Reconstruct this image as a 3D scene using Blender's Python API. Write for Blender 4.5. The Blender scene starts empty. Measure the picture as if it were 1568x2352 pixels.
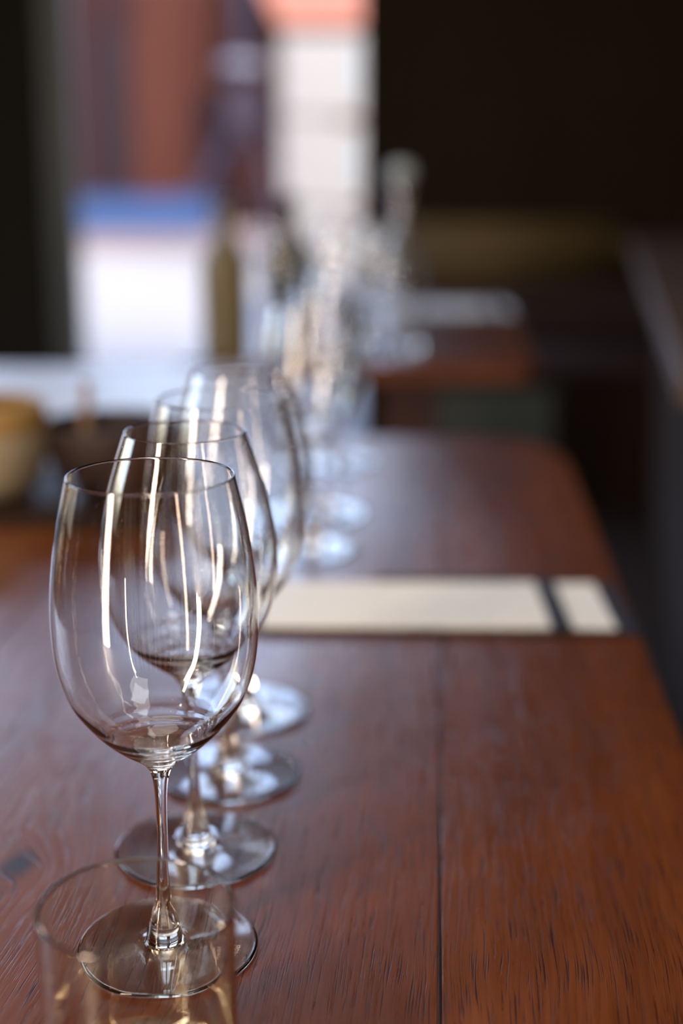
import bpy, bmesh, math, random
from mathutils import Vector, Matrix

random.seed(7)
S = bpy.context.scene
C = S.collection
PI = math.pi

# ------------------------------------------------------------------ camera
PITCH = math.radians(14.5)
CAMZ = 1.115
cam_d = bpy.data.cameras.new('camera')
cam = bpy.data.objects.new('camera', cam_d)
C.objects.link(cam)
cam.location = (0, 0, CAMZ)
cam.rotation_euler = (PI / 2 - PITCH, 0, 0)
cam_d.sensor_fit = 'VERTICAL'
cam_d.sensor_height = 36
cam_d.sensor_width = 24
cam_d.lens = 50.0
cam_d.clip_start = 0.02
cam_d.clip_end = 300
cam_d.dof.use_dof = True
cam_d.dof.focus_distance = 0.645
cam_d.dof.aperture_fstop = 2.45
S.camera = cam

# ------------------------------------------------------------------ world, sun, lamps, exposure
w = bpy.data.worlds.new('sky')
S.world = w
w.use_nodes = True
wn = w.node_tree.nodes
wl = w.node_tree.links
wn.clear()
sky = wn.new('ShaderNodeTexSky')
sky.sky_type = 'NISHITA'
sky.sun_disc = False
sky.sun_elevation = math.radians(42)
sky.sun_rotation = math.radians(150)
sky.air_density = 1.3
sky.dust_density = 3.5
bg = wn.new('ShaderNodeBackground')
bg.inputs['Strength'].default_value = 2.0
wo = wn.new('ShaderNodeOutputWorld')
tint = wn.new('ShaderNodeMix')
tint.data_type = 'RGBA'
tint.blend_type = 'MULTIPLY'
tint.inputs[0].default_value = 1.0
tint.inputs[7].default_value = (1.02, 0.94, 1.0, 1)     # hazy sky, slightly magenta white balance
wl.new(sky.outputs[0], tint.inputs[6])
wl.new(tint.outputs[2], bg.inputs[0])
wl.new(bg.outputs[0], wo.inputs[0])

def light(name, kind, loc, rot, energy, color, **kw):
    d = bpy.data.lights.new(name, kind)
    d.energy = energy
    d.color = color
    for k, v in kw.items():
        setattr(d, k, v)
    o = bpy.data.objects.new(name, d)
    C.objects.link(o)
    o.location = loc
    o.rotation_euler = rot
    return o

def aim(o, target):
    o.rotation_euler = (Vector(target) - o.location).to_track_quat('-Z', 'Y').to_euler()

# sun falls on the street and the facade, from behind the restaurant
sun = light('sun', 'SUN', (0, 0, 8), (0, 0, 0), 1.1, (1.0, 0.93, 0.84), angle=math.radians(0.6))
aim(sun, (0 - 3.0, 0 + 6.0, 8 - 7.0))

# doorway daylight portal (guides sampling only)
por = light('doorway_portal', 'AREA', (-0.46, 4.95, 1.22), (-PI / 2, 0, 0), 1, (1, 1, 1), shape='RECTANGLE', size=1.1, size_y=2.44)
por.data.cycles.is_portal = True
for nm, lc, rt, sx, sy in (('left_doorway_portal', (-1.9, 4.95, 1.22), (-PI / 2, 0, 0), 1.4, 2.44),
                           ('side_window_portal', (-2.55, 1.95, 1.6), (0, -PI / 2, 0), 1.6, 1.5)):
    q = light(nm, 'AREA', lc, rt, 1, (1, 1, 1), shape='RECTANGLE', size=sx, size_y=sy)
    q.data.cycles.is_portal = True

# tall slim tube lamp standing behind the camera at the left
tube = light('tube_lamp', 'AREA', (-1.32, -0.62, 1.45), (0, 0, 0), 80, (1.0, 0.80, 0.64), shape='RECTANGLE', size=0.17, size_y=2.8)
d0 = Vector((-0.08, 0.6, 1.45)) - Vector((-1.32, -0.62, 1.45))
tube.rotation_euler = d0.to_track_quat('-Z', 'Y').to_euler()
# second unseen upright tube, added for thin warm streaks on the bowl's right
streak_tube = light('tube_lamp', 'AREA', (1.30, -0.95, 1.45), (0, 0, 0), 14, (1.0, 0.72, 0.50), shape='RECTANGLE', size=0.05, size_y=2.6)
streak_tube.rotation_euler = (Vector((-0.08, 0.6, 1.45)) - streak_tube.location).to_track_quat('-Z', 'Y').to_euler()
# two unseen ceiling lights, added over and behind the near table as fill
pa = light('ceiling_fill', 'AREA', (-0.45, 1.2, 2.97), (0, 0, 0), 26, (1.0, 0.96, 0.93), shape='RECTANGLE', size=1.2, size_y=1.6)
pb = light('ceiling_fill', 'AREA', (1.05, -0.35, 2.97), (0, 0, 0), 14, (1.0, 0.96, 0.92), shape='RECTANGLE', size=0.9, size_y=1.0)

S.view_settings.view_transform = 'Standard'
S.view_settings.look = 'None'
S.view_settings.gamma = 1
S.view_settings.use_curve_mapping = False
S.view_settings.exposure = 0.0
cy = S.cycles
cy.use_denoising = True
cy.denoiser = 'OPENIMAGEDENOISE'
cy.denoising_input_passes = 'RGB_ALBEDO_NORMAL'
cy.max_bounces = 16
cy.transmission_bounces = 16
cy.glossy_bounces = 8
cy.diffuse_bounces = 4
cy.caustics_reflective = True
cy.caustics_refractive = True
cy.sample_clamp_indirect = 60
cy.blur_glossy = 0.2

# ------------------------------------------------------------------ materials
def mat(name, col=(0.5, 0.5, 0.5), rough=0.5, metal=0.0, spec=0.5, **kw):
    m = bpy.data.materials.new(name)
    m.use_nodes = True
    b = m.node_tree.nodes['Principled BSDF']
    b.inputs['Base Color'].default_value = (*col, 1)
    b.inputs['Roughness'].default_value = rough
    b.inputs['Metallic'].default_value = metal
    b.inputs['Specular IOR Level'].default_value = spec
    for k, v in kw.items():
        b.inputs[k].default_value = v
    return m

def noisy(name, c1, c2, scale=8, rough=0.6, stretch=(1, 1, 1), bump=0.0, detail=6, **kw):
    m = mat(name, c1, rough, **kw)
    n, l = m.node_tree.nodes, m.node_tree.links
    b = n['Principled BSDF']
    tc = n.new('ShaderNodeTexCoord')
    mp = n.new('ShaderNodeMapping')
    mp.inputs['Scale'].default_value = stretch
    nt = n.new('ShaderNodeTexNoise')
    nt.inputs['Scale'].default_value = scale
    nt.inputs['Detail'].default_value = detail
    mx = n.new('ShaderNodeMix')
    mx.data_type = 'RGBA'
    mx.inputs[6].default_value = (*c1, 1)
    mx.inputs[7].default_value = (*c2, 1)
    l.new(tc.outputs['Object'], mp.inputs[0])
    l.new(mp.outputs[0], nt.inputs[0])
    l.new(nt.outputs[0], mx.inputs[0])
    l.new(mx.outputs[2], b.inputs['Base Color'])
    if bump:
        bp = n.new('ShaderNodeBump')
        bp.inputs['Strength'].default_value = bump
        bp.inputs['Distance'].default_value = 0.003
        l.new(nt.outputs[0], bp.inputs['Height'])
        l.new(bp.outputs[0], b.inputs['Normal'])
    return m

def wood(name, dark, mid, light_, rough=0.275, knot=None, pores=1.0, spec=0.5):
    """oiled oak: wavy growth figure, short dark pores along y, an optional knot the grain flows around"""
    m = mat(name, mid, rough, spec=spec)
    n, l = m.node_tree.nodes, m.node_tree.links
    b = n['Principled BSDF']
    def N(t, **kw):
        x = n.new(t)
        for k, v in kw.items():
            setattr(x, k, v)
        return x
    def M(op, a, c=None, d=None):
        x = N('ShaderNodeMath', operation=op)
        for i, v in enumerate((a, c, d)):
            if v is None: continue
            if isinstance(v, (int, float)): x.inputs[i].default_value = v
            else: l.new(v, x.inputs[i])
        return x.outputs[0]
    tc = N('ShaderNodeTexCoord')
    sp = N('ShaderNodeSeparateXYZ')
    l.new(tc.outputs['Object'], sp.inputs[0])
    X, Y, Z = sp.outputs
    # slow meander of the grain
    nm = N('ShaderNodeTexNoise')
    mpm = N('ShaderNodeMapping')
    mpm.inputs['Scale'].default_value = (5, 1.6, 1)
    l.new(tc.outputs['Object'], mpm.inputs[0]); l.new(mpm.outputs[0], nm.inputs[0])
    nm.inputs['Scale'].default_value = 1.6
    nm.inputs['Detail'].default_value = 3
    X = M('ADD', X, M('MULTIPLY', M('SUBTRACT', nm.outputs[0], 0.5), 0.04))
    kd = None
    if knot:
        dx = M('SUBTRACT', sp.outputs[0], knot[0])
        dy = M('MULTIPLY', M('SUBTRACT', sp.outputs[1], knot[1]), 0.62)
        d2 = M('ADD', M('MULTIPLY', dx, dx), M('MULTIPLY', dy, dy))
        kd = M('POWER', d2, 0.5)
        g = M('POWER', 2.718, M('MULTIPLY', d2, -1.0 / (0.028 ** 2)))
        # squeeze the grain lines round the knot
        X = M('SUBTRACT', X, M('MULTIPLY', g, M('MULTIPLY', dx, 0.85)))
        g2 = M('POWER', 2.718, M('MULTIPLY', d2, -1.0 / (0.06 ** 2)))
        X = M('ADD', X, M('MULTIPLY', g2, M('MULTIPLY', dy, 0.28)))
    cb = N('ShaderNodeCombineXYZ')
    l.new(X, cb.inputs[0]); l.new(sp.outputs[1], cb.inputs[1]); l.new(Z, cb.inputs[2])
    def noise(scale, detail=4, rg=0.55):
        mp = N('ShaderNodeMapping')
        mp.inputs['Scale'].default_value = scale
        nt = N('ShaderNodeTexNoise')
        nt.inputs['Scale'].default_value = 1
        nt.inputs['Detail'].default_value = detail
        nt.inputs['Roughness'].default_value = rg
        l.new(cb.outputs[0], mp.inputs[0]); l.new(mp.outputs[0], nt.inputs[0])
        return nt.outputs[0]
    broad = noise((34, 2.2, 1), 4)
    fine = noise((520, 16, 1), 3)
    pore = noise((1250, 30, 1), 2, 0.5)
    patch = noise((9, 5, 1), 3)
    cr = N('ShaderNodeValToRGB')
    cr.color_ramp.elements[0].position = 0.30
    cr.color_ramp.elements[0].color = (*dark, 1)
    cr.color_ramp.elements[1].position = 0.72
    cr.color_ramp.elements[1].color = (*light_, 1)
    e = cr.color_ramp.elements.new(0.5)
    e.color = (*mid, 1)
    f = M('ADD', M('MULTIPLY', broad, 0.5), M('ADD', M('MULTIPLY', fine, 0.28), M('MULTIPLY', patch, 0.22)))
    l.new(f, cr.inputs[0])
    pr = N('ShaderNodeMapRange')
    pr.inputs[1].default_value = 0.34; pr.inputs[2].default_value = 0.44
    pr.inputs[3].default_value = pores; pr.inputs[4].default_value = 0.0
    l.new(pore, pr.inputs[0])
    mx = N('ShaderNodeMix', data_type='RGBA')
    mx.inputs[7].default_value = (dark[0] * 0.35, dark[1] * 0.30, dark[2] * 0.30, 1)
    l.new(cr.outputs[0], mx.inputs[6])
    l.new(M('MULTIPLY', pr.outputs[0], 0.85), mx.inputs[0])
    col = mx.outputs[2]
    if kd is not None:
        kn = noise((160, 160, 1), 3)
        kr = N('ShaderNodeMapRange')
        kr.inputs[1].default_value = 0.0035; kr.inputs[2].default_value = 0.0125
        kr.inputs[3].default_value = 0.92; kr.inputs[4].default_value = 0.0
        l.new(M('ADD', kd, M('MULTIPLY', M('SUBTRACT', kn, 0.5), 0.010)), kr.inputs[0])
        mk = N('ShaderNodeMix', data_type='RGBA')
        mk.inputs[7].default_value = (0.012, 0.006, 0.010, 1)
        l.new(col, mk.inputs[6]); l.new(kr.outputs[0], mk.inputs[0])
        col = mk.outputs[2]
    l.new(col, b.inputs['Base Color'])
    rr = N('ShaderNodeMapRange')
    rr.inputs[3].default_value = rough - 0.05; rr.inputs[4].default_value = rough + 0.08
    l.new(fine, rr.inputs[0]); l.new(rr.outputs[0], b.inputs['Roughness'])
    bp = N('ShaderNodeBump')
    bp.inputs['Strength'].default_value = 0.24
    bp.inputs['Distance'].default_value = 0.0006
    h = M('SUBTRACT', M('MULTIPLY', fine, 0.8), M('MULTIPLY', pr.outputs[0], 0.7))
    l.new(h, bp.inputs['Height']); l.new(bp.outputs[0], b.inputs['Normal'])
    return m

def glass(name, col=(1, 1, 1), ior=1.5, rough=0.0):
    m = bpy.data.materials.new(name)
    m.use_nodes = True
    n, l = m.node_tree.nodes, m.node_tree.links
    n.clear()
    g = n.new('ShaderNodeBsdfGlass')
    g.inputs['Color'].default_value = (*col, 1)
    g.inputs['Roughness'].default_value = rough
    g.inputs['IOR'].default_value = ior
    o = n.new('ShaderNodeOutputMaterial')
    l.new(g.outputs[0], o.inputs[0])
    return m

W_D, W_M, W_L = (0.060, 0.0135, 0.0026), (0.110, 0.0275, 0.0050), (0.158, 0.0445, 0.0088)
M_wood_knot = wood('red_brown_oak_with_knot', W_D, W_M, W_L, knot=(-0.1475, 0.664 - 1.0))
M_wood = wood('red_brown_oak', W_D, W_M, W_L)
M_wood_far = wood('red_brown_oak_far', W_D, W_M, W_L, pores=0.5)
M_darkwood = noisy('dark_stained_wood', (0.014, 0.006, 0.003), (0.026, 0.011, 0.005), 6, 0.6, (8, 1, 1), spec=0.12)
M_redwood = noisy('dark_red_wood', (0.045, 0.006, 0.003), (0.07, 0.010, 0.004), 6, 0.5, (8, 1, 1))
M_pale = noisy('pale_grey_laminate', (0.46, 0.46, 0.475), (0.51, 0.51, 0.525), 3, 0.42)
M_glass = glass('clear_crystal', (0.995, 0.997, 0.995))
M_tumbler = glass('tumbler_glass', (0.985, 0.968, 0.925))  # faint amber in the glass colour stands in for warm reflections
M_olive = mat('olive_bottle_glass', (0.20, 0.145, 0.055), 0.4)
M_olive.node_tree.nodes['Principled BSDF'].inputs['Transmission Weight'].default_value = 0.5
M_dkglass = mat('near_black_bottle_glass', (0.012, 0.010, 0.006), 0.2)
M_foil = mat('dark_foil', (0.05, 0.03, 0.015), 0.4, 0.2)
M_paper = noisy('cream_paper', (0.64, 0.615, 0.56), (0.70, 0.675, 0.62), 60, 0.65, (1, 3, 1))
M_black = noisy('black_board', (0.012, 0.013, 0.022), (0.02, 0.021, 0.032), 90, 0.5)
M_white = mat('white_painted_panel', (0.064, 0.0695, 0.070), 0.5)
M_teal = mat('teal_trim', (0.06, 0.22, 0.28), 0.5)
M_frame = mat('grey_green_door_frame', (0.020, 0.027, 0.025), 0.5)
M_wall = noisy('dark_brown_wall', (0.014, 0.0085, 0.0035), (0.022, 0.013, 0.005), 2.0, 0.85, spec=0.15)
M_wall_l = noisy('dark_olive_wall', (0.009, 0.008, 0.005), (0.013, 0.011, 0.007), 2.0, 0.85, spec=0.15)
M_ceil = noisy('dark_ceiling', (0.13, 0.085, 0.045), (0.16, 0.105, 0.06), 2.0, 0.9)
M_tanwall = noisy('tan_wall', (0.40, 0.25, 0.13), (0.46, 0.29, 0.16), 2.0, 0.8)
M_slat = noisy('warm_slat_wood', (0.62, 0.36, 0.17), (0.70, 0.44, 0.22), 3.0, 0.6, (1, 1, .2))
M_gap = mat('dark_gap_backing', (0.02, 0.012, 0.008), 0.8)
M_floor = noisy('dark_brown_floor', (0.022, 0.012, 0.007), (0.035, 0.020, 0.012), 5, 0.45, (6, 1, 1))
M_oliveseat = noisy('olive_brown_upholstery', (0.095, 0.060, 0.018), (0.125, 0.080, 0.025), 12, 0.8)
M_seat = noisy('dark_maroon_upholstery', (0.020, 0.006, 0.004), (0.030, 0.010, 0.006), 12, 0.8)
M_greypanel = noisy('grey_green_panel', (0.06, 0.062, 0.045), (0.08, 0.082, 0.06), 5, 0.7)
M_pave = noisy('pale_street_paving', (0.105, 0.108, 0.105), (0.12, 0.124, 0.12), 1.5, 0.9, spec=0.1)
M_walk = noisy('pinkish_pavement', (0.066, 0.055, 0.051), (0.084, 0.070, 0.065), 1.5, 0.9, spec=0.1)
M_brick = noisy('rust_red_render', (0.019, 0.0062, 0.0042), (0.027, 0.0088, 0.0058), 0.8, 0.9, spec=0.1)
M_plum = noisy('plum_paint', (0.0065, 0.0021, 0.0032), (0.009, 0.003, 0.004), 1.0, 0.8, spec=0.1)
M_plumdark = mat('dark_plum_door', (0.004, 0.0013, 0.003), 0.6, spec=0.1)
M_salmon = mat('salmon_sunlit_facade', (0.095, 0.043, 0.031), 0.9, spec=0.1)  # lighter salmon carries the sunlight on the facade in its colour
M_blue = noisy('blue_paint', (0.0065, 0.020, 0.058), (0.0105, 0.027, 0.072), 2, 0.7, spec=0.15)
M_lilac = mat('lilac_grey_metal', (0.0075, 0.0055, 0.013), 0.6, spec=0.15)
M_paleblue = mat('pale_blue_enamel', (0.038, 0.044, 0.064), 0.5)
M_stone = noisy('beige_stoneware', (0.26, 0.215, 0.14), (0.31, 0.26, 0.18), 10, 0.6)
M_ochre = noisy('ochre_glaze', (0.26, 0.155, 0.045), (0.31, 0.19, 0.06), 10, 0.5)
M_clay = noisy('dark_clay', (0.016, 0.008, 0.006), (0.03, 0.014, 0.010), 20, 0.6)
M_tan = noisy('tan_wood', (0.22, 0.13, 0.07), (0.28, 0.17, 0.09), 20, 0.6, (1, 1, .1))
M_etch = mat('etched_frost', (0.75, 0.62, 0.48), 0.7)
M_menuink = mat('faint_grey_ink', (0.42, 0.40, 0.36), 0.8)

# ------------------------------------------------------------------ builders
def link(name, me, m, parent=None, loc=(0, 0, 0), smooth=False):
    me.materials.append(m)
    if smooth:
        for p in me.polygons: p.use_smooth = True
    o = bpy.data.objects.new(name, me)
    C.objects.link(o)
    o.location = loc
    if parent is not None: o.parent = parent
    return o

def box(name, m, x0, x1, y0, y1, z0, z1, parent=None, bev=0.0, seg=2, smooth=False):
    """box whose mesh is centred on its own middle"""
    cx, cy_, cz = (x0 + x1) / 2, (y0 + y1) / 2, (z0 + z1) / 2
    bm = bmesh.new()
    bmesh.ops.create_cube(bm, size=1)
    for v in bm.verts:
        v.co = Vector((v.co.x * (x1 - x0), v.co.y * (y1 - y0), v.co.z * (z1 - z0)))
    if bev:
        bmesh.ops.bevel(bm, geom=bm.edges[:], offset=bev, segments=seg, affect='EDGES')
    me = bpy.data.meshes.new(name)
    bm.to_mesh(me); bm.free()
    return link(name, me, m, parent, (cx, cy_, cz), smooth)

def prism(name, m, pts, z0, z1, parent=None, loc=(0, 0, 0), bev=0.0):
    bm = bmesh.new()
    lo = [bm.verts.new((x, y, z0)) for x, y in pts]
    hi = [bm.verts.new((x, y, z1)) for x, y in pts]
    bm.faces.new(lo[::-1]); top = bm.faces.new(hi)
    k = len(pts)
    for i in range(k):
        bm.faces.new((lo[i], lo[(i + 1) % k], hi[(i + 1) % k], hi[i]))
    if bev:
        bmesh.ops.bevel(bm, geom=list(top.edges), offset=bev, segments=3, affect='EDGES')
    me = bpy.data.meshes.new(name)
    bm.to_mesh(me); bm.free()
    return link(name, me, m, parent, loc)

def tube_mesh(name, m, pts, rad, parent=None, seg=12):
    cu = bpy.data.curves.new(name, 'CURVE')
    cu.dimensions = '3D'
    s = cu.splines.new('POLY')
    s.points.add(len(pts) - 1)
    for i, p in enumerate(pts): s.points[i].co = (*p, 1)
    cu.bevel_depth = rad
    cu.bevel_resolution = 3
    cu.use_fill_caps = True
    tmp = bpy.data.objects.new('tmp', cu)
    C.objects.link(tmp)
    dg = bpy.context.evaluated_depsgraph_get()
    me = bpy.data.meshes.new_from_object(tmp.evaluated_get(dg))
    bpy.data.objects.remove(tmp)
    me.materials.clear()
    return link(name, me, m, parent, smooth=True)

def smooth_profile(pts, sub=5):
    out = []
    k = len(pts)
    for i in range(k - 1):
        p0 = pts[max(i - 1, 0)]; p1 = pts[i]; p2 = pts[i + 1]; p3 = pts[min(i + 2, k - 1)]
        # centripetal-like: limit overshoot by chord-scaled tangents
        d = math.dist(p1, p2) or 1e-9
        da = math.dist(p0, p2) or 1e-9; db = math.dist(p1, p3) or 1e-9
        t1 = [(p2[j] - p0[j]) / da * d for j in (0, 1)]
        t2 = [(p3[j] - p1[j]) / db * d for j in (0, 1)]
        for s in range(sub):
            t = s / sub
            h00 = 2 * t ** 3 - 3 * t ** 2 + 1; h10 = t ** 3 - 2 * t ** 2 + t
            h01 = -2 * t ** 3 + 3 * t ** 2; h11 = t ** 3 - t ** 2
            out.append(tuple(h00 * p1[j] + h10 * t1[j] + h01 * p2[j] + h11 * t2[j] for j in (0, 1)))
    out.append(pts[-1])
    return [(max(r, 0.0), z) for r, z in out]

def lathe_mesh(name, prof, seg=96):
    """surface of revolution, outward normals to the right of the profile's travel; open ends stay open"""
    vs, fs, rows = [], [], []
    for r, z in prof:
        if r < 1e-6:
            rows.append([len(vs)]); vs.append((0, 0, z))
        else:
            rows.append(list(range(len(vs), len(vs) + seg)))
            for j in range(seg):
                a = 2 * PI * j / seg
                vs.append((r * math.cos(a), r * math.sin(a), z))
    for A, B in zip(rows, rows[1:]):
        for j in range(seg):
            k = (j + 1) % seg
            if len(A) == 1 and len(B) == 1: continue
            if len(A) == 1: fs.append((A[0], B[k], B[j]))
            elif len(B) == 1: fs.append((A[j], A[k], B[0]))
            else: fs.append((A[j], A[k], B[k], B[j]))
    me = bpy.data.meshes.new(name)
    me.from_pydata(vs, [], fs)
    me.update()
    for p in me.polygons: p.use_smooth = True
    return me

def lathe(name, m, prof, parent=None, loc=(0, 0, 0), seg=64, sub=4):
    me = lathe_mesh(name, smooth_profile(prof, sub) if sub > 1 else prof, seg)
    return link(name, me, m, parent, loc)

def empty(name, loc, label, cat, group=None, rz=0.0):
    o = bpy.data.objects.new(name, None)
    o.empty_display_size = 0.05
    C.objects.link(o)
    o.location = loc
    o.rotation_euler = (0, 0, rz)
    o['label'] = label; o['category'] = cat
    if group: o['group'] = group
    return o

def struct(o):
    o['kind'] = 'structure'
    return o

ROT = math.radians(-3.8)          # the tables stand turned clockwise to the lens
TZ = 0.75                         # table top height

# ------------------------------------------------------------------ the room
BY = 5.0                          # inner face of the back wall
DX0, DX1 = -0.905, 0.082          # door opening in it
LX = -2.6                         # inner face of the left wall
struct(box('floor', M_floor, LX, 1.85, -1.8, BY + 0.0, -0.06, 0.0))
struct(box('ceiling', M_ceil, LX, 1.85, -1.8, BY + 0.0, 3.0, 3.08))
struct(box('wall_left', M_wall_l, LX - 0.1, LX, -1.8, BY + 0.14, -0.06, 0.8))
struct(box('wall_left', M_wall_l, LX - 0.1, LX, -1.8, BY + 0.14, 2.4, 3.08))
struct(box('wall_left', M_wall_l, LX - 0.1, LX, -1.8, 1.2, 0.8, 2.4))
struct(box('wall_left', M_wall_l, LX - 0.1, LX, 2.7, BY + 0.14, 0.8, 2.4))
struct(box('wall_back', M_wall, LX, DX1, BY, BY + 0.035, 2.42, 3.08))
struct(box('wall_right', M_wall, 1.85, 1.95, -1.8, BY + 0.14, -0.06, 3.08))
struct(box('wall_front', M_tanwall, LX - 0.1, 1.95, -1.94, -1.8, -0.06, 3.08))
struct(box('wall_back', M_wall, DX1, 1.85, BY, BY + 0.035, -0.06, 3.08))
struct(box('wall_back', M_wall_l, -1.28, DX0 - 0.10, BY, BY + 0.035, -0.06, 2.42))
sl = struct(box('trim_1', M_gap, LX + 0.02, 1.83, -1.8, -1.785, 0.0, 2.9))
for k in range(15):                    # upright slats on the wall behind the camera
    x = -2.45 + k * 0.30
    o = box('slat', M_slat, x, x + 0.07 + 0.06 * (k % 3), -1.785, -1.76, 0.02, 2.88, None, 0.003)
    o.parent = sl; o.location = o.location - sl.location
df = empty('door_1', (0, BY, 0), 'open doorway with a grey-green frame onto the sunny street', 'doorway')
df['kind'] = 'structure'
del df['category'], df['label']
box('door_frame', M_frame, DX0 - 0.10, DX0, -0.03, 0.045, 0, 2.42, df, 0.004)
box('door_frame', M_darkwood, DX1 - 0.012, DX1, -0.01, 0.045, 0, 2.42, df, 0.002)
box('threshold', M_frame, DX0, DX1 - 0.012, 0.0, 0.035, -0.02, 0.006, df, 0.002)

# ------------------------------------------------------------------ tables
def rrect(x0, x1, y0, y1, radii, k=10):
    """rounded rectangle, radii (x,y) for corners SW, SE, NE, NW"""
    out = []
    spec = [((x0, y0), (1, 1), 180), ((x1, y0), (-1, 1), 270), ((x1, y1), (-1, -1), 0), ((x0, y1), (1, -1), 90)]
    for ((cx, cy_), (sx, sy), a0), (rx, ry) in zip(spec, radii):
        if rx <= 0: out.append((cx, cy_)); continue
        ox, oy = cx + sx * rx, cy_ + sy * ry
        for i in range(k + 1):
            a = math.radians(a0 + 90 * i / k)
            out.append((ox + rx * math.cos(a), oy + ry * math.sin(a)))
    return out

def local(wx, wy, o):
    v = Vector((wx - o[0], wy - o[1], 0))
    v.rotate(Matrix.Rotation(-ROT, 3, 'Z'))
    return v.x, v.y

# the near table: local frame at (0, 1.0); x across, y away
T0 = (0.0, 1.0, 0.0)
t1 = empty('dining_table', T0, 'long red-brown oak table in the foreground that carries the row of wine glasses', 'table', rz=ROT)
XR = 0.2255; YF = 0.800; YN = -0.82
seams = [0.0730, -0.262, -0.44, -0.62]
g = 0.0007
xs = [XR] + seams
for i in range(4):
    a, b_ = xs[i + 1], xs[i]
    if i == 0: pts = rrect(a + g, b_, YN, YF, [(0, 0), (0.03, 0.03), (0.075, 0.15), (0, 0)])
    elif i == 3: pts = rrect(a, b_ - g, YN, YF, [(0.03, 0.03), (0, 0), (0, 0), (0.05, 0.10)])
    else: pts = rrect(a + g, b_ - g, YN, YF, [(0, 0)] * 4)
    prism('plank', M_wood_knot if i == 1 else M_wood, pts, TZ - 0.032, TZ, t1, bev=0.0008)
box('apron', M_wood, -0.56, 0.15, -0.76, -0.735, TZ - 0.11, TZ - 0.0325, t1, 0.003)
box('apron', M_wood, -0.56, 0.15, 0.715, 0.74, TZ - 0.11, TZ - 0.0325, t1, 0.003)
for lx in (-0.54, 0.10):
    for ly in (-0.70, 0.66):
        box('leg', M_redwood, lx, lx + 0.05, ly, ly + 0.05, 0.0, TZ - 0.033, t1, 0.004)

# second table, further back to the right
T2 = (0.0, 3.0, 0.0)
t2 = empty('dining_table', T2, 'red-brown table further back carrying bottles and blurred glasses in front of the bench', 'table', rz=ROT)
x2 = [0.372, 0.16, -0.05, -0.25]
for i in range(3):
    a, b_ = x2[i + 1], x2[i]
    rr = [(0, 0)] * 4
    if i == 0: rr = [(0, 0), (0.03, 0.04), (0.04, 0.06), (0, 0)]
    prism('plank', M_wood_far, rrect(a + g, b_ - g, -0.555, 0.56, rr), TZ - 0.032, TZ, t2, bev=0.0008)
box('pedestal', M_redwood, 0.09, 0.20, -0.10, 0.02, 0.03, TZ - 0.033, t2, 0.005)
box('pedestal_foot', M_redwood, -0.16, 0.34, -0.13, 0.05, 0.0, 0.03, t2, 0.004)

# pale table in the daylight at the left
t3 = empty('side_table', (-0.55, 2.14, 0), 'pale grey tabletop in bright daylight behind the near table at the left', 'table', rz=0)
box('tabletop', M_pale, -0.52, 0.40, -0.265, 0.265, TZ - 0.03, TZ, t3, 0.003)
box('pedestal', M_darkwood, -0.12, -0.04, -0.04, 0.04, 0.03, TZ - 0.03, t3, 0.004)
box('pedestal_foot', M_darkwood, -0.30, 0.14, -0.16, 0.16, 0.0, 0.03, t3, 0.004)

# ------------------------------------------------------------------ wine glasses
FOOT = [(0.0, 0.0), (0.020, 0.0), (0.038, 0.0), (0.0418, 0.0001), (0.0429, 0.0011), (0.0421, 0.0022), (0.0402, 0.0023),
        (0.030, 0.0026), (0.020, 0.0031), (0.013, 0.0036), (0.0102, 0.0041)]
STEM = [(0.0102, 0.0041), (0.0091, 0.0052), (0.0088, 0.0075), (0.0078, 0.0120), (0.0062, 0.0180), (0.0043, 0.0245), (0.0033, 0.032),
        (0.0028, 0.042), (0.0026, 0.055), (0.0026, 0.066), (0.0029, 0.078), (0.0037, 0.086), (0.0050, 0.0905)]
WIDE_OUT = [(0.0050, 0.0905), (0.0076, 0.0938), (0.0115, 0.0970), (0.0185, 0.1020), (0.0262, 0.1090), (0.0330, 0.1170), (0.0386, 0.1256),
            (0.0428, 0.1370), (0.0449, 0.1480), (0.0456, 0.1600), (0.0454, 0.1720), (0.0441, 0.1866), (0.0411, 0.2055), (0.0363, 0.2268)]
NARROW_OUT = [(0.0050, 0.0905), (0.0070, 0.0945), (0.0105, 0.0990), (0.0180, 0.1050), (0.0265, 0.1125), (0.0345, 0.1220), (0.0408, 0.1340),
              (0.0445, 0.1480), (0.0454, 0.1600), (0.0447, 0.1730), (0.0425, 0.1860), (0.0382, 0.2030), (0.0301, 0.2270)]

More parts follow.
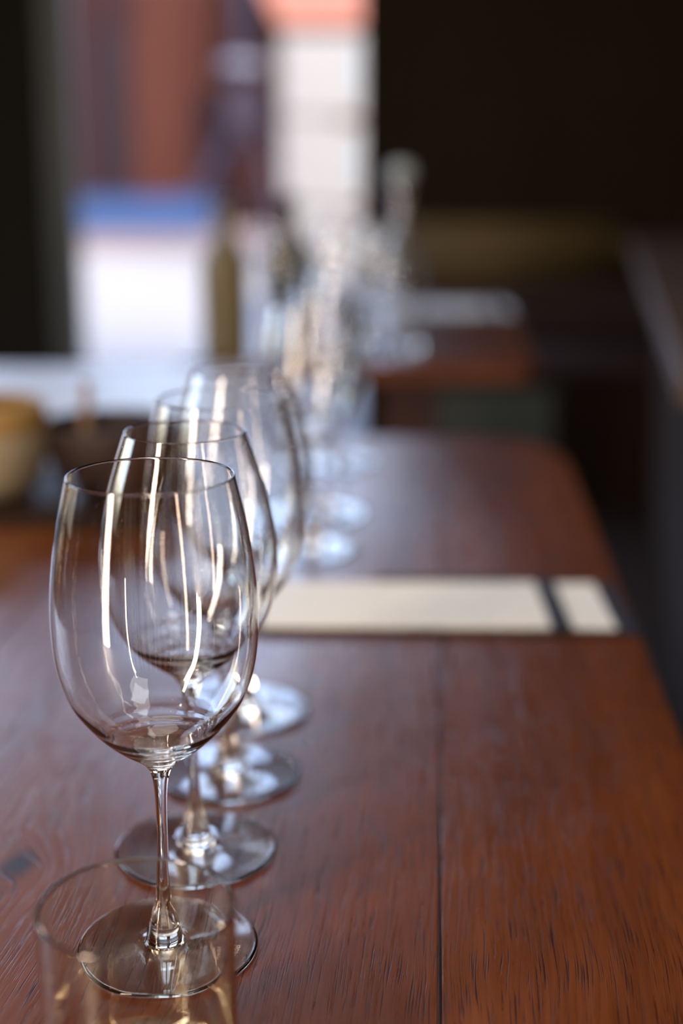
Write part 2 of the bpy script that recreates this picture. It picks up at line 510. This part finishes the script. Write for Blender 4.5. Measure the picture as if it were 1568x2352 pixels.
def glass_meshes(outer, tag):
    rt, zt = outer[-1]
    wall = 0.00085
    inner_top = [(r - wall, z) for r, z in outer if z > 0.119]
    inner_top[-1] = (rt - 0.0009, zt)
    zb = 0.0992 if outer is WIDE_OUT else 0.1012
    def at(zz):                        # outer radius at height
        for (r0, z0), (r1, z1) in zip(outer, outer[1:]):
            if z0 <= zz <= z1: return r0 + (r1 - r0) * (zz - z0) / (z1 - z0)
        return outer[0][0]
    low = [(0.0, zb), (0.0050, zb + 0.0003), (0.0095, zb + 0.0014)]
    for z, t in ((zb + 0.0034, 0.0042), (zb + 0.0050, 0.0031), (zb + 0.0070, 0.0030), (zb + 0.0086, 0.0022), (zb + 0.0110, 0.0021), (zb + 0.0128, 0.0015), (zb + 0.0158, 0.0013)):
        low.append((at(z) - t, z))                    # gentle steps of the hand-pulled base
    inner = (low + [p for p in inner_top if p[1] > low[-1][1] + 0.002])[::-1]
    rim = [(rt - 0.00012, zt + 0.00038), (rt - 0.00045, zt + 0.0006), (rt - 0.00078, zt + 0.00038)]
    so, si = smooth_profile(outer, 7), smooth_profile(inner, 7)
    def tight(a, b_):                  # a ring close to the lip keeps the wall's shading straight
        t = 0.0006 / math.dist(a, b_)
        return (a[0] + (b_[0] - a[0]) * t, a[1] + (b_[1] - a[1]) * t)
    so.insert(-1, tight(so[-1], so[-2])); si.insert(1, tight(si[0], si[1]))
    prof = so + rim + si
    return (lathe_mesh('bowl_' + tag, prof, 128), lathe_mesh('stem', smooth_profile(STEM, 5), 64), lathe_mesh('foot', smooth_profile(FOOT, 4), 128))

MESH = {'wide': glass_meshes(WIDE_OUT, 'wide'), 'narrow': glass_meshes(NARROW_OUT, 'narrow')}
for ms in MESH.values():
    for me in ms: me.materials.append(M_glass)
proto = {}
def wine_glass(kind, x, y, label, group, rz=0.0):
    loc = (x, y, TZ + 0.0002)
    if kind not in proto:
        r = empty('wine_glass', loc, label, 'wine glass', group, rz)
        for nm, me in zip(('bowl', 'stem', 'foot'), MESH[kind]):
            o = bpy.data.objects.new(nm, me); C.objects.link(o); o.parent = r
        proto[kind] = r
        return r
    src = proto[kind]
    r = src.copy(); C.objects.link(r)
    r.location = loc; r.rotation_euler = (0, 0, rz)
    r['label'] = label; r['group'] = group
    for ch in [c for c in bpy.data.objects if c.parent == src and c.name.split('.')[0] in ('bowl', 'stem', 'foot')]:
        c = ch.copy(); C.objects.link(c); c.parent = r
    return r

G1 = 'wine glasses in a row on the near table'
G2 = 'wine glasses at the far end of the near table'
G3 = 'blurred wine glasses on the second table'
wg1 = wine_glass('wide', -0.0822, 0.5956, 'large clear wine glass in sharp focus, nearest of the row', G1)
wine_glass('narrow', -0.0777, 0.691, 'narrow-mouthed clear wine glass directly behind the sharp front glass', G1)
wine_glass('wide', -0.0675, 0.786, 'wide-mouthed wine glass third in the row, slightly out of focus', G1)
wine_glass('narrow', -0.0640, 0.884, 'narrow-mouthed wine glass fourth in the row, left of the cream menu', G1)
wine_glass('wide', -0.0300, 1.270, 'first blurred wine glass beyond the cream menu', G2)
wine_glass('narrow', -0.0200, 1.400, 'second blurred wine glass beyond the cream menu', G2)
wine_glass('wide', -0.0030, 1.640, 'last blurred wine glass at the far edge of the near table', G2)
wine_glass('wide', -0.108, 2.562, 'faint wine glass standing between the olive and the black bottle', G3)
wine_glass('narrow', -0.010, 2.62, 'faint wine glass just right of the black bottle', G3)
wine_glass('wide', 0.065, 2.50, 'faint wine glass nearest the front edge of the second table, left of the water bottle', G3)

# etched mark on the front glass's foot
tx = bpy.data.curves.new('etched_mark', 'FONT')
tx.body = 'Riedel'
tx.size = 0.0046
tx.align_x = 'CENTER'
tx.extrude = 0.00001
to = bpy.data.objects.new('tmp_text', tx)
C.objects.link(to)
dg = bpy.context.evaluated_depsgraph_get()
tm = bpy.data.meshes.new_from_object(to.evaluated_get(dg))
bpy.data.objects.remove(to)
R0 = 0.0352
for v in tm.vertices:                      # bend the line of text along the foot's rim
    a = math.radians(-14) + v.co.x / R0 * 1.0
    r = R0 - v.co.y
    v.co = Vector((r * math.cos(a), r * math.sin(a), 0.00245 + v.co.z))
tm.materials.clear()
link('etched_mark', tm, M_etch, wg1)['label'] = 'small etched lettering on the foot'

# ------------------------------------------------------------------ tumbler
tb = empty('tumbler', (-0.0778, 0.484, TZ + 0.0002), 'straight-sided clear water tumbler in the bottom left corner, in front of the nearest wine glass', 'tumbler')
hT, rT = 0.0862, 0.0375
wall_prof = [(rT, 0.010)] + [(rT, 0.010 + (hT - 0.0116) * i / 8) for i in range(1, 9)] + [(rT, hT - 0.0007)] + \
    [(rT - 0.0003, hT - 0.0001), (rT - 0.0008, hT), (rT - 0.0012, hT - 0.0002), (rT - 0.0015, hT - 0.0007)] + \
    [(rT - 0.0015, hT - 0.0015 - (hT - 0.0200) * i / 8) for i in range(0, 9)] + [(rT - 0.0019, 0.0155), (rT - 0.0040, 0.0122), (rT - 0.0075, 0.0104)]
base_prof = [(0.0, 0.0012), (0.020, 0.0010), (0.030, 0.0004), (0.034, 0.0), (0.0362, 0.0006), (0.0373, 0.0026), (rT, 0.0060), (rT, 0.010)]
floor_prof = [(rT - 0.0075, 0.0104), (0.020, 0.0098), (0.010, 0.0096), (0.0, 0.0095)]
link('side_wall', lathe_mesh('side_wall', wall_prof, 128), M_tumbler, tb)
bm_ = lathe_mesh('base', base_prof, 128)
bm2 = lathe_mesh('base_floor', floor_prof, 128)
bmx = bmesh.new(); bmx.from_mesh(bm_); bmx.from_mesh(bm2)
bmx.to_mesh(bm_); bmx.free()
for p in bm_.polygons: p.use_smooth = True
link('base', bm_, M_tumbler, tb)

# ------------------------------------------------------------------ menus
def menu(o, ox, oy, label, wid=0.30, dep=0.128, sc=1.0):
    r = empty('menu', (ox, oy, TZ + 0.0002), label, 'menu', 'cream menus on black boards', ROT * 0.25)
    box('backing_board', M_black, -wid, 0, 0, dep, 0, 0.0035, r, 0.001)
    y0, y1 = 0.005, dep - 0.007
    box('page', M_paper, -wid + 0.01, -0.066, y0, y1, 0.0035, 0.0056, r, 0.0006)
    box('page', M_paper, -0.050, -0.016, y0, y1, 0.0035, 0.0050, r, 0.0006)
    box('strap', M_black, -0.066, -0.050, 0.0005, dep - 0.0005, 0.0035, 0.0065, r, 0.0008)
    return r
mn = menu(t1, 0.2275, 1.030, 'cream menu on a black board with a black strap, lying right of the near glasses')
# raised black strip along the rear of the menu
box('rear_strip', M_black, -0.20, -0.085, 0.122, 0.1278, 0.0035, 0.0085, mn, 0.001)
menu(t2, 0.395, 3.12, 'blurred grey menu lying on the second table by its right edge', 0.34, 0.24)

# ------------------------------------------------------------------ tray with pots at the left
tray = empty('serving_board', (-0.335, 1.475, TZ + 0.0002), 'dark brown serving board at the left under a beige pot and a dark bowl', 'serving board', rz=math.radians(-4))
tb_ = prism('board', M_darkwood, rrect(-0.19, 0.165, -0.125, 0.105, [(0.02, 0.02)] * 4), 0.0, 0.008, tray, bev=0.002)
pot = empty('pot', (-0.372, 1.455, TZ + 0.0083), 'round beige stoneware pot with an ochre rim, on the serving board at the left edge', 'pot')
lathe('pot_body', M_stone, [(0, 0), (0.030, 0), (0.046, 0.004), (0.060, 0.025), (0.066, 0.050), (0.066, 0.072), (0.063, 0.074), (0.061, 0.060), (0.055, 0.028), (0.040, 0.010), (0, 0.008)], pot)
lathe('rim_band', M_ochre, [(0.0662, 0.072), (0.0668, 0.080), (0.0640, 0.094), (0.0600, 0.099), (0.0575, 0.094), (0.0605, 0.080), (0.0625, 0.0745)], pot)
bowl = empty('bowl', (-0.245, 1.487, TZ + 0.0083), 'dark clay bowl with a tan wooden spoon standing in it, right of the beige pot', 'bowl')
lathe('bowl_body', M_clay, [(0, 0), (0.035, 0), (0.048, 0.004), (0.062, 0.022), (0.070, 0.048), (0.072, 0.072), (0.069, 0.073), (0.066, 0.050), (0.058, 0.026), (0.040, 0.012), (0, 0.009)], bowl)
sp = empty('wooden_spoon', (-0.270, 1.470, TZ + 0.0195), 'tan wooden spoon standing upright in the dark clay bowl', 'spoon')
tube_mesh('handle', M_tan, [(0, 0, 0.03), (0.002, 0.0, 0.07), (0.004, 0.002, 0.106)], 0.0055, sp)
lathe('spoon_head', M_tan, [(0, 0), (0.008, 0.003), (0.013, 0.012), (0.013, 0.024), (0.008, 0.034), (0, 0.037)], sp, seg=24)

# ------------------------------------------------------------------ bottles on the second table
def bottle(x, y, h, r, m, label, cap=M_foil):
    o = empty('wine_bottle', (x, y, TZ + 0.0002), label, 'bottle')
    lathe('bottle_body', m, [(0, 0.008), (r * 0.55, 0.003), (r * 0.9, 0), (r, 0.006), (r, 0.03), (r, h * 0.30), (r, h * 0.57), (r * 0.93, h * 0.64),
                          (r * 0.62, h * 0.71), (r * 0.42, h * 0.78), (r * 0.38, h * 0.88), (r * 0.37, h * 0.955)], o)
    lathe('capsule', cap, [(r * 0.37, h * 0.955), (r * 0.43, h * 0.957), (r * 0.44, h * 0.985), (r * 0.38, h), (0, h)], o, sub=1)
    return o
bottle(-0.205, 2.53, 0.272, 0.043, M_olive, 'olive-green bottle on the second table in front of the bright doorway')
bottle(-0.102, 2.69, 0.278, 0.045, M_dkglass, 'near-black bottle just right of the olive-green bottle')
wb = empty('water_bottle', (0.108, 2.62, TZ + 0.0002), 'tall clear glass water bottle on the second table right of the doorway', 'water bottle')
rb, hb = 0.040, 0.300
outer = [(0, 0.006), (0.02, 0.003), (rb * 0.9, 0), (rb, 0.008), (rb, 0.08), (rb, 0.15), (rb * 0.8, 0.18), (rb * 0.45, 0.215), (rb * 0.38, 0.25), (rb * 0.42, 0.292), (rb * 0.40, hb)]
inner = [(r - 0.0025, z) for r, z in outer[4:]][::-1] + [(rb - 0.003, 0.02), (rb * 0.8, 0.011), (0, 0.012)]
link('bottle_body', lathe_mesh('bottle_body', smooth_profile(outer, 4) + smooth_profile(inner, 4), 64), M_glass, wb)
lathe('stopper', mat('frosted_stopper', (0.30, 0.33, 0.33), 0.5), [(0, 0.296), (0.0125, 0.298), (0.0128, 0.3005), (0.020, 0.302), (0.024, 0.315), (0.018, 0.330), (0, 0.334)], wb, seg=32)

# ------------------------------------------------------------------ bench along the back wall
bq = empty('bench', (0, BY, 0), 'long bench with an olive-brown back cushion against the back wall', 'bench')
box('bench_base', M_darkwood, 0.16, 1.80, -0.50, -0.02, 0.0, 0.38, bq, 0.004)
box('seat_cushion', M_seat, 0.16, 1.80, -0.54, -0.10, 0.38, 0.47, bq, 0.03, 4, True)
box('back_cushion', M_oliveseat, 0.16, 0.98, -0.14, -0.01, 0.66, 0.865, bq, 0.045, 4, True)
box('back_board', M_seat, 0.14, 1.80, -0.09, -0.005, 0.47, 0.66, bq, 0.004)
box('kick_panel', M_greypanel, 0.30, 0.68, -0.512, -0.502, 0.06, 0.36, bq, 0.002)

# dark serving counter at the right
ct = empty('counter', (0, 0, 0), 'dark brown wooden counter running away along the right wall', 'counter')
prism('countertop', noisy('brown_counter_top', (0.065, 0.036, 0.022), (0.085, 0.05, 0.032), 5, 0.4, (6, 1, 1)),
      [(0.40, 1.66), (1.84, 1.66), (1.84, 4.30), (0.86, 4.30)], 0.815, 0.85, ct, bev=0.004)
prism('counter_body', M_darkwood, [(0.52, 1.74), (1.84, 1.74), (1.84, 4.22), (0.94, 4.22)], 0.08, 0.815, ct)
prism('plinth', M_darkwood, [(0.56, 1.80), (1.84, 1.80), (1.84, 4.18), (0.98, 4.18)], 0.0, 0.08, ct)

# ------------------------------------------------------------------ outside
struct(box('ground', M_pave, -14, 12, BY + 0.036, 15.35, -0.30, -0.001))
struct(box('pavement', M_walk, -14, 12, 15.35, 19.7, -0.30, 0.05))
fb = empty('building', (0, 19.7, 0.05), 'rust-red building across the street with plum doorways', 'building')
box('facade_wall', M_brick, -14, 12, 0, 0.5, 0, 4.1, fb)
box('cornice', M_brick, -14, 12, -0.12, 0.5, 4.1, 4.3, fb)
box('plum_pier', M_plum, -3.95, -3.30, -0.08, -0.001, 0, 4.0, fb, 0.01)
box('doorway_panel', M_plumdark, -3.28, -2.78, -0.05, -0.001, 0.35, 2.55, fb, 0.01)
box('door_surround', M_plum, -3.28, -2.70, -0.03, -0.001, 2.55, 3.6, fb, 0.01)
box('plum_pier', M_plum, -1.95, -0.75, -0.06, -0.001, 0, 1.75, fb, 0.01)
box('window_panel', M_brick, -1.30, -1.10, -0.10, -0.061, 0.5, 1.5, fb, 0.01)

# salmon sheet coloured as sunlight on the upper facade, top of the opening
aw = empty('sunlit_patch', (0, 17.6, 0), 'salmon-pink sheet coloured as the sunlit top of the facade, above the white cabinet', 'sunlit_patch')
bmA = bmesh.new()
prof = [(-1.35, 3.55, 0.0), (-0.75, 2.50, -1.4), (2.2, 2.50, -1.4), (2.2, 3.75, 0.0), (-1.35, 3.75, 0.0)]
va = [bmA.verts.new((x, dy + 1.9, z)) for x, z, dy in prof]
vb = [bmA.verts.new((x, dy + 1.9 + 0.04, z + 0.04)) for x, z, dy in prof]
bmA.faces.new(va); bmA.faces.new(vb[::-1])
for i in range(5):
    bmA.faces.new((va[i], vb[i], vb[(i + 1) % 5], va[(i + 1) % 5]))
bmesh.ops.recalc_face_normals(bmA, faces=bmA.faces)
meA = bpy.data.meshes.new('lit_sheet'); bmA.to_mesh(meA); bmA.free()
link('lit_sheet', meA, M_salmon, aw)

# white cabinet of three stacked doors
cb_ = empty('cabinet', (-0.175, 13.0, 0), 'tall white cabinet of stacked panels standing in the sunny street', 'cabinet')
box('cabinet_frame', M_white, -0.36, 0.80, 0.02, 0.40, 0.0, 2.04, cb_, 0.01)
for z0, z1 in ((0.02, 0.52), (0.59, 1.27), (1.36, 2.02)):
    pn = box('door_panel', M_white, -0.355, 0.46, -0.02, 0.02, z0, z1, cb_, 0.012)
for z0, z1 in ((0.80, 1.10), (1.58, 1.90)):
    box('side_strip', M_teal, 0.345, 0.44, -0.035, -0.02, z0, z1, cb_, 0.004)
box('gap_rail', M_darkwood, 0.12, 0.46, 0.0, 0.021, 1.285, 1.345, cb_, 0.002)
box('gap_rail', M_darkwood, 0.20, 0.46, 0.0, 0.021, 0.53, 0.58, cb_, 0.002)

# blue bench
bb = empty('bench', (0, 18.1, 0.05), 'low bright blue bench on the pavement across the street', 'bench')
for k in range(3):
    box('slat', M_blue, -4.2, -1.62, -0.25 + k * 0.16, -0.11 + k * 0.16, 0.40, 0.44, bb, 0.01)
box('front_panel', M_blue, -4.2, -1.62, -0.24, -0.20, 0.0, 0.40, bb, 0.01)
box('leg', M_blue, -4.15, -4.05, -0.18, 0.20, 0.0, 0.40, bb, 0.01)
box('leg', M_blue, -1.75, -1.65, -0.18, 0.20, 0.0, 0.40, bb, 0.01)

# street post with splayed struts
sp_ = empty('street_post', (-1.25, 18.9, 0.05), 'lilac-grey street post with a pale blue head and splayed struts behind the blue bench', 'post')
tube_mesh('pole', M_lilac, [(0.0, 0, 1.2), (0.0, 0, 4.0)], 0.13, sp_)
lathe('lamp_disc', M_paleblue, [(0, 1.86), (0.14, 1.88), (0.30, 1.97), (0.32, 2.04), (0.24, 2.12), (0, 2.16)], sp_, loc=(0, 0, 0), seg=32)
box('control_box', M_lilac, -0.22, 0.22, -0.16, 0.14, 1.28, 1.74, sp_, 0.02)
tube_mesh('strut', M_lilac, [(-0.10, 0, 1.40), (-0.30, 0, 0.95), (-0.62, 0, 0.45), (-0.95, 0, 0.0)], 0.10, sp_)
tube_mesh('strut', M_lilac, [(0.10, 0, 1.40), (0.20, 0, 0.95), (0.34, 0, 0.45), (0.42, 0, 0.0)], 0.07, sp_)
